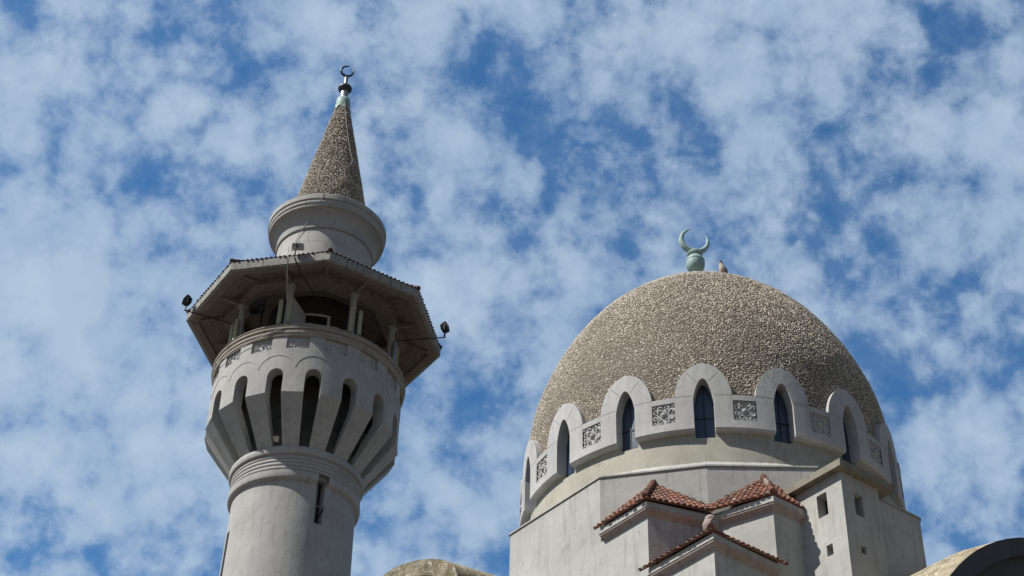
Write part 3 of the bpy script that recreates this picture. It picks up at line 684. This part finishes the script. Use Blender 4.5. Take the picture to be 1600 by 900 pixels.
# finial on the dome
b = MB(); b.revolve([(.55, 28.5), (.35, 28.7), (.20, 29.0), (.135, 29.3), (.125, 29.50), (.15, 29.54), (.21, 29.60), (.25, 29.70), (.262, 29.82), (.255, 29.88)], 28)
b.revolve([(.255, 29.88), (.265, 29.89), (.262, 29.91), (.24, 29.97), (.19, 30.04), (.15, 30.07), (.17, 30.10), (.215, 30.13), (.22, 30.17), (.18, 30.22), (.1, 30.25), (.02, 30.25)], 28)
b.build('finial', MAT['copper'], ms, smooth=40)
b = MB(); crescent(b, (0, 0.0, 30.63), .47, .3, .1, R(29), (1, .3, 0), (0, .36, 1), .095, .92); b.build('crescent', MAT['copper'], ms)

# cornices and little tiled hips
cprof = [(.002, 0.), (.03, .02), (.035, .05), (.07, .07), (.10, .09), (.125, .10), (.13, .135), (.145, .14), (.145, .155), (.11, .165), (.11, .30)]
def run_profile(b, path, z0, prof):
    """sweep an outward profile along a plan polyline of (u, v); outward = left-hand normal flipped so that it leaves the dome axis"""
    P_ = [Vector((*p, 0)) for p in path]; nrm = []
    for a_, c_ in zip(P_[:-1], P_[1:]):
        d = (c_ - a_).normalized(); n_ = Vector((d.y, -d.x, 0)); mid = (a_ + c_) / 2
        if n_.dot(mid) < 0: n_ = -n_
        nrm.append(n_)
    mit = [nrm[0]] + [((x_ + y_) / (1 + x_.dot(y_))) for x_, y_ in zip(nrm[:-1], nrm[1:])] + [nrm[-1]]
    vs = []; m_ = len(prof)
    for p, n_ in zip(P_, mit):
        for o_, h_ in prof: q = p + n_ * o_; vs.append(UVZ(q.x, q.y, z0 + h_))
    fs = [(i * m_ + j, (i + 1) * m_ + j, (i + 1) * m_ + j + 1, i * m_ + j + 1) for i in range(len(P_) - 1) for j in range(m_ - 1)]
    b.add(vs, fs + [tuple(range(m_)), tuple(range((len(P_) - 1) * m_, len(P_) * m_))])
def V3(u, v, z): return Vector(UVZ(u, v, z))
def hip(name_path, z0, paths, slopes, tone_white):
    c_ = MB(); run_profile(c_, paths, z0, cprof[:8]); c_.build('cornice', MAT['cornice'], ms, smooth=30)
    c_ = MB(); run_profile(c_, paths, z0, [(.0, .14)] + [(.145, .142)] + cprof[8:] + [(.0, .31)]); c_.build('eave_board', MAT['wall'], ms, smooth=0)
    t_ = MB()
    for A_, B_, top in slopes:                    # eave from A_ to B_, then the upper outline
        e = (B_ - A_).normalized(); far = max(top, key=lambda p: e.cross(p - A_).length); n_ = e.cross(far - A_); 
        if n_.z < 0: n_ = -n_
        n_.normalize(); up = n_.cross(e).normalized()
        if up.z < 0: up = -up
        poly = [((p - A_).dot(e), (p - A_).dot(up)) for p in [A_, B_] + top]
        tile_slope(t_, poly, e, up, A_, .135, .17, .058, lift=.004)
    return t_
def ridge(t_, A_, B_, n, r_=.070, white=()):
    for i in range(n):
        a0, a1 = A_.lerp(B_, i / n), A_.lerp(B_, (i + 1.1) / n); t_.tube([a0, a0.lerp(a1, .15), a1], [r_, r_ * 1.02, r_ * .78], 10, tone=1. if i in white else random.uniform(.05, .6))
HZ = 18.48
L1, C1, R1_, W1, AP1, WL1 = V3(1.40, 4.97, 18.80), V3(3.08, 4.97, 18.80), V3(3.62, 3.53, 18.80), V3(3.33, 3.36, 19.06), V3(2.37, 4.05, 19.86), V3(1.45, 4.80, 18.95)
t_ = hip('a', HZ, [(1.55, 4.8), (2.95, 4.8), (3.40, 3.40)], [(L1, C1, [AP1, WL1]), (C1, R1_, [W1, AP1])], ())
rf1 = t_.build('tiled_roof', MAT['tile'], ms, smooth=50); rf1['label'] = 'red tiled hip roof on the left with dark ridge tiles'
t_ = MB(); ridge(t_, C1 + Vector((0, 0, .06)), AP1 + Vector((0, 0, .07)), 9); t_.build('ridge_tiles', MAT['tile'], rf1, smooth=50)
m1 = lambda p: Vector((p.x, -p.y, p.z))
L2, C2, R2_, W2, AP2, WL2 = V3(4.93, 1.60, 18.80), V3(4.93, 3.06, 18.80), V3(3.53, 3.62, 18.80), V3(3.36, 3.33, 19.06), V3(4.05, 2.37, 19.88), V3(4.80, 1.5, 18.95)
t_ = hip('b', HZ, [(3.40, 3.40), (4.8, 2.95), (4.8, 2.0)], [(R2_, C2, [AP2, W2]), (C2, L2, [WL2, AP2])], ())
rf2 = t_.build('tiled_roof', MAT['tile'], ms, smooth=50); rf2['label'] = 'bright red tiled hip roof on the right, touching the small tower'
t_ = MB(); ridge(t_, C2 + Vector((0, 0, .06)), AP2 + Vector((0, 0, .07)), 9, white=(3, 4, 5)); t_.build('ridge_tiles', MAT['tile'], rf2, smooth=50)
HZ3 = 16.84
L3, C3, R3_, AP3 = V3(2.85, 5.0, 17.15), V3(5.0, 5.0, 17.15), V3(5.0, 2.85, 17.15), V3(3.42, 3.42, 18.35)
t_ = hip('c', HZ3, [(3.05, 4.8), (4.85, 4.8), (4.8, 3.05)], [(L3, C3, [AP3, V3(2.97, 4.80, 17.27)]), (C3, R3_, [V3(4.82, 2.97, 17.27), AP3])], ())
rf3 = t_.build('tiled_roof', MAT['tile'], ms, smooth=50); rf3['label'] = 'dark red tiled corner roof lowest of the three'
t_ = MB(); ridge(t_, C3 + Vector((0, 0, .06)), AP3 + Vector((0, 0, .06)), 10); t_.build('ridge_tiles', MAT['tile'], rf3, smooth=50)
t_ = MB(); kb = V3(4.82, 4.82, 17.38); t_.ball(kb, .17, 1.05, 14); t_.ball(kb + Vector((.03, 0, .13)), .12, .9, 12); t_.tube([kb + Vector((.08, -.1, -.12)), kb + Vector((.15, 0, 0)), kb + Vector((.1, .08, .16))], .035, 6)
t_.build('ridge_knob', MAT['knob'], rf3, smooth=60)

# small square turret with a slab on top
def holes_face(b, P0, ex, ez, wd, ht, holes, depth, inn):
    """rectangular wall face with rectangular openings; P0 lower-left, inn = inward unit"""
    xs = sorted({0, wd} | {h for q in holes for h in (q[0], q[2])}); zs = sorted({0, ht} | {h for q in holes for h in (q[1], q[3])})
    for i in range(len(xs) - 1):
        for j in range(len(zs) - 1):
            cx, cz = (xs[i] + xs[i + 1]) / 2, (zs[j] + zs[j + 1]) / 2
            if any(q[0] < cx < q[2] and q[1] < cz < q[3] for q in holes): continue
            b.quad(*[P0 + ex * x_ + ez * z_ for x_, z_ in ((xs[i], zs[j]), (xs[i + 1], zs[j]), (xs[i + 1], zs[j + 1]), (xs[i], zs[j + 1]))])
    for x0, z0, x1, z1 in holes:
        c_ = [P0 + ex * x_ + ez * z_ for x_, z_ in ((x0, z0), (x1, z0), (x1, z1), (x0, z1))]
        for p, q in zip(c_, c_[1:] + c_[:1]): b.quad(p, q, q + inn * depth, p + inn * depth)
tv0, tv1, tu = .96, 2.11, 5.995; TZ0, TZ1 = 15.5, 19.24; Zv = Vector((0, 0, 1))
eu = V3(1, 0, 0); ev = V3(0, 1, 0)
b = MB()
# left face: lies in v = tv1, runs along u from the wall to the corner, with its undercut lower inner edge
zc_ = 18.15
ucut_off = 4.70
holes_face(b, V3(4.70, tv1, zc_), eu, Zv, tu - 4.70, TZ1 - zc_, [(5.28 - 4.70, 18.39 - zc_, 5.56 - 4.70, 18.93 - zc_)], .29, -ev)
ucut = [(4.70, zc_), (4.70, TZ0)]
# lower part as strips between the cut line and the corner, opening for the small hole
def uc(z_): return np.interp(z_, [p[1] for p in ucut[::-1]], [p[0] for p in ucut[::-1]])
zz = [18.15, 17.95, 17.69, 17.43, 17.25, 16.9, 16.6, TZ0]
for z_a, z_b in zip(zz[:-1], zz[1:]):
    la, lb = uc(z_a), uc(z_b)
    if z_a == 17.69:
        b.quad(V3(la, tv1, z_a), V3(5.41, tv1, z_a), V3(5.41, tv1, z_b), V3(lb, tv1, z_b)); b.quad(V3(5.58, tv1, z_a), V3(tu, tv1, z_a), V3(tu, tv1, z_b), V3(5.58, tv1, z_b))
        cc = [V3(5.41, tv1, z_a), V3(5.58, tv1, z_a), V3(5.58, tv1, z_b), V3(5.41, tv1, z_b)]
        for p, q in zip(cc, cc[1:] + cc[:1]): b.quad(p, q, q - ev * .29, p - ev * .29)
    else: b.quad(V3(la, tv1, z_a), V3(tu, tv1, z_a), V3(tu, tv1, z_b), V3(lb, tv1, z_b))
    b.quad(V3(la, tv1, z_a), V3(la, tv0, z_a), V3(lb, tv0, z_b), V3(lb, tv1, z_b))
holes_face(b, V3(tu, tv0, TZ0), ev, Zv, tv1 - tv0, TZ1 - TZ0, [(1.50 - tv0, 18.32 - TZ0, 1.76 - tv0, 18.84 - TZ0), (1.58 - tv0, 17.42 - TZ0, 1.73 - tv0, 17.60 - TZ0)], .29, -eu)
b.quad(V3(4.7, tv0, TZ0), V3(tu, tv0, TZ0), V3(tu, tv0, TZ1), V3(4.7, tv0, TZ1))
tt = b.build('turret', MAT['wall'], ms, smooth=0, weld=False)
b = MB(); b.prism([UV(5.15, tv0 + .05), UV(tu - .3, tv0 + .05), UV(tu - .3, tv1 - .3), UV(5.15, tv1 - .25)], 17.2, 19.2); b.build('turret_interior', MAT['void'], tt, smooth=0)
b = MB(); w_ = .17; b.prism([UV(4.50, .62), UV(tu + w_, .62), UV(tu + w_, tv1 + w_), UV(4.50, tv1 + w_)], 19.235, 19.395)
b.build('turret_slab', MAT['slab'], tt, smooth=0)

# the two arched vaults at the foot of the picture
def arc(cx, cz, r_, a0, a1, n): return [(cx + r_ * cos(a0 + (a1 - a0) * k / n), cz + r_ * sin(a0 + (a1 - a0) * k / n)) for k in range(n + 1)]
b = MB(); cv, cz0 = -3.33, 11.72; u1, u0_ = 8.0, -3.0
out = arc(cv, cz0, 6.62, 0, pi, 48); inn = arc(-3.33, 11.72, 6.24, 0, pi, 48)
for (a_, c_), (d_, e_), (g1, g2), (h1, h2) in zip(out[:-1], out[1:], inn[:-1], inn[1:]):
    k_ = 6.745 / 6.62; ka, kc, kd, ke = cv + (a_ - cv) * k_, cz0 + (c_ - cz0) * k_, cv + (d_ - cv) * k_, cz0 + (e_ - cz0) * k_
    b.quad(V3(u1, a_, c_), V3(u1, d_, e_), V3(7.25, kd, ke), V3(7.25, ka, kc)); b.quad(V3(7.25, ka, kc), V3(7.25, kd, ke), V3(u0_, kd, ke), V3(u0_, ka, kc))
vt = b.build('barrel_vault', MAT['stonearch'], ms, smooth=40, weld=True)
b = MB()
for (a_, c_), (d_, e_), (g1, g2), (h1, h2) in zip(out[:-1], out[1:], inn[:-1], inn[1:]):
    b.quad(V3(u1 + .002, a_, c_), V3(u1 + .002, d_, e_), V3(u1 + .002, h1, h2), V3(u1 + .002, g1, g2))
    b.quad(V3(u1, g1, g2), V3(u1, h1, h2), V3(u1 - .14, h1, h2), V3(u1 - .14, g1, g2))
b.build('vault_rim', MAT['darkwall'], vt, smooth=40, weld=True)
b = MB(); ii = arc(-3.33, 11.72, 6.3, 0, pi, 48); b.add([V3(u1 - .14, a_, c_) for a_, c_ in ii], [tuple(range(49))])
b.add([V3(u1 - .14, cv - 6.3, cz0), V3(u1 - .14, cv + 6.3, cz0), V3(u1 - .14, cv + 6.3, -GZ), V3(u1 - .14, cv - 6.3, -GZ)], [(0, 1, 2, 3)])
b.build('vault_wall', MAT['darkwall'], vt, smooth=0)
for sg in (-1, 1): pass
b = MB(); b.prism([UV(u1 - .02, cv - 6.62), UV(u1 - .02, cv + 6.62), UV(u0_, cv + 6.62), UV(u0_, cv - 6.62)], -GZ, cz0); b.build('side_walls', MAT['wall'], vt, smooth=0)
# left stone arch: faces 15 degrees left of the viewer, its barrel runs back along -v
a15 = R(15); n15 = Vector((cos(a15), -sin(a15), 0)); t15 = Vector((sin(a15), cos(a15), 0)); off = 7.0; ct = -4.47
def q15(l, z_, d=0.): return n15 * (off + d) + t15 * (ct + l) + Vector((0, 0, z_))
oo = [(.98, 12.0), (.97, 16.6), (.93, 17.05), (.86, 17.27), (.74, 17.40), (.55, 17.50), (.3, 17.565), (0, 17.59)]; oo = oo + [(-x_, z_) for x_, z_ in oo[-2::-1]]
io = [(.58, 12.0), (.57, 16.75), (.54, 16.95), (.46, 17.08), (.34, 17.155), (.2, 17.19), (0, 17.21)]; io = io + [(-x_, z_) for x_, z_ in io[-2::-1]]
def resamp(p, n):
    p = np.array(p); l = np.r_[0, np.cumsum(np.hypot(*np.diff(p, axis=0).T))]; s_ = np.linspace(0, l[-1], n); return list(zip(np.interp(s_, l, p[:, 0]), np.interp(s_, l, p[:, 1])))
half = lambda p, n: resamp(p[:len(p) // 2 + 1], n) + resamp(p[len(p) // 2:], n)[1:]
def hs(p): 
    a_ = [q for q in p if q[1] >= 16.55]; return [p[0]] + resamp(a_, 31) + [p[-1]]
o3, i3 = hs(oo), hs(io); bv = -ev * 3.6 + Vector((0, 0, .36))
b = MB()
for i_ in range(len(o3) - 1):
    p, q, r_, s_ = q15(*o3[i_]), q15(*o3[i_ + 1]), q15(*i3[i_ + 1]), q15(*i3[i_])
    b.quad(p, q, r_, s_); b.quad(p, q, q + bv, p + bv); b.quad(s_, r_, r_ + bv * .5, s_ + bv * .5)
b.build('stone_arch', MAT['stonearch'], ms, smooth=35, weld=True)
b = MB(); b.add([q15(*p) + bv * .25 for p in i3], [tuple(range(len(i3)))]); b.build('arch_infill', MAT['darkening'], ms, smooth=0)

# ================================================================== bird on the dome
Lr = 2.12; tb_ = R(18.5); bz = 27.77
bp = wpos(CD, base2, Lr * cos(tb_), Lr * sin(tb_), bz)
bird = empty('bird', 'small white and brown bird with a dark head perched on top of the dome', 'bird', bp, 0)
b = MB()
body = [((.02, 0, -.02), .02), ((.02, .01, .05), .075), ((.015, 0, .14), .092), ((0, 0, .22), .078), ((-.01, 0, .28), .055), ((-.01, 0, .33), .052)]
b.tube([p for p, _ in body], [r_ for _, r_ in body], 12); bo = b.build('body', MAT['feather'], bird, 0, 80)
b = MB(); b.tube([(-.01, 0, .30), (-.01, 0, .34), (-.015, 0, .385), (-.02, .0, .42)], [.045, .053, .042, .01], 10); b.tube([(-.02, -.03, .38), (-.03, -.06, .43)], [.02, .004], 6); b.build('head', MAT['black'], bo, 0, 80)
b = MB(); b.tube([(.07, .01, .24), (.085, .02, .14), (.08, .03, .03), (.06, .05, -.06)], [.035, .07, .07, .015], 8); b.build('wing', MAT['brownfeather'], bo, 0, 80)
b = MB(); b.tube([(.01, -.02, 0), (.01, -.02, -.12)], .01, 5); b.build('leg', MAT['black'], bo, 0); b = MB(); b.tube([(.04, -.02, 0), (.04, -.02, -.12)], .01, 5); b.build('leg', MAT['black'], bo, 0)

# render
S.render.engine = 'CYCLES'; S.cycles.max_bounces = 6
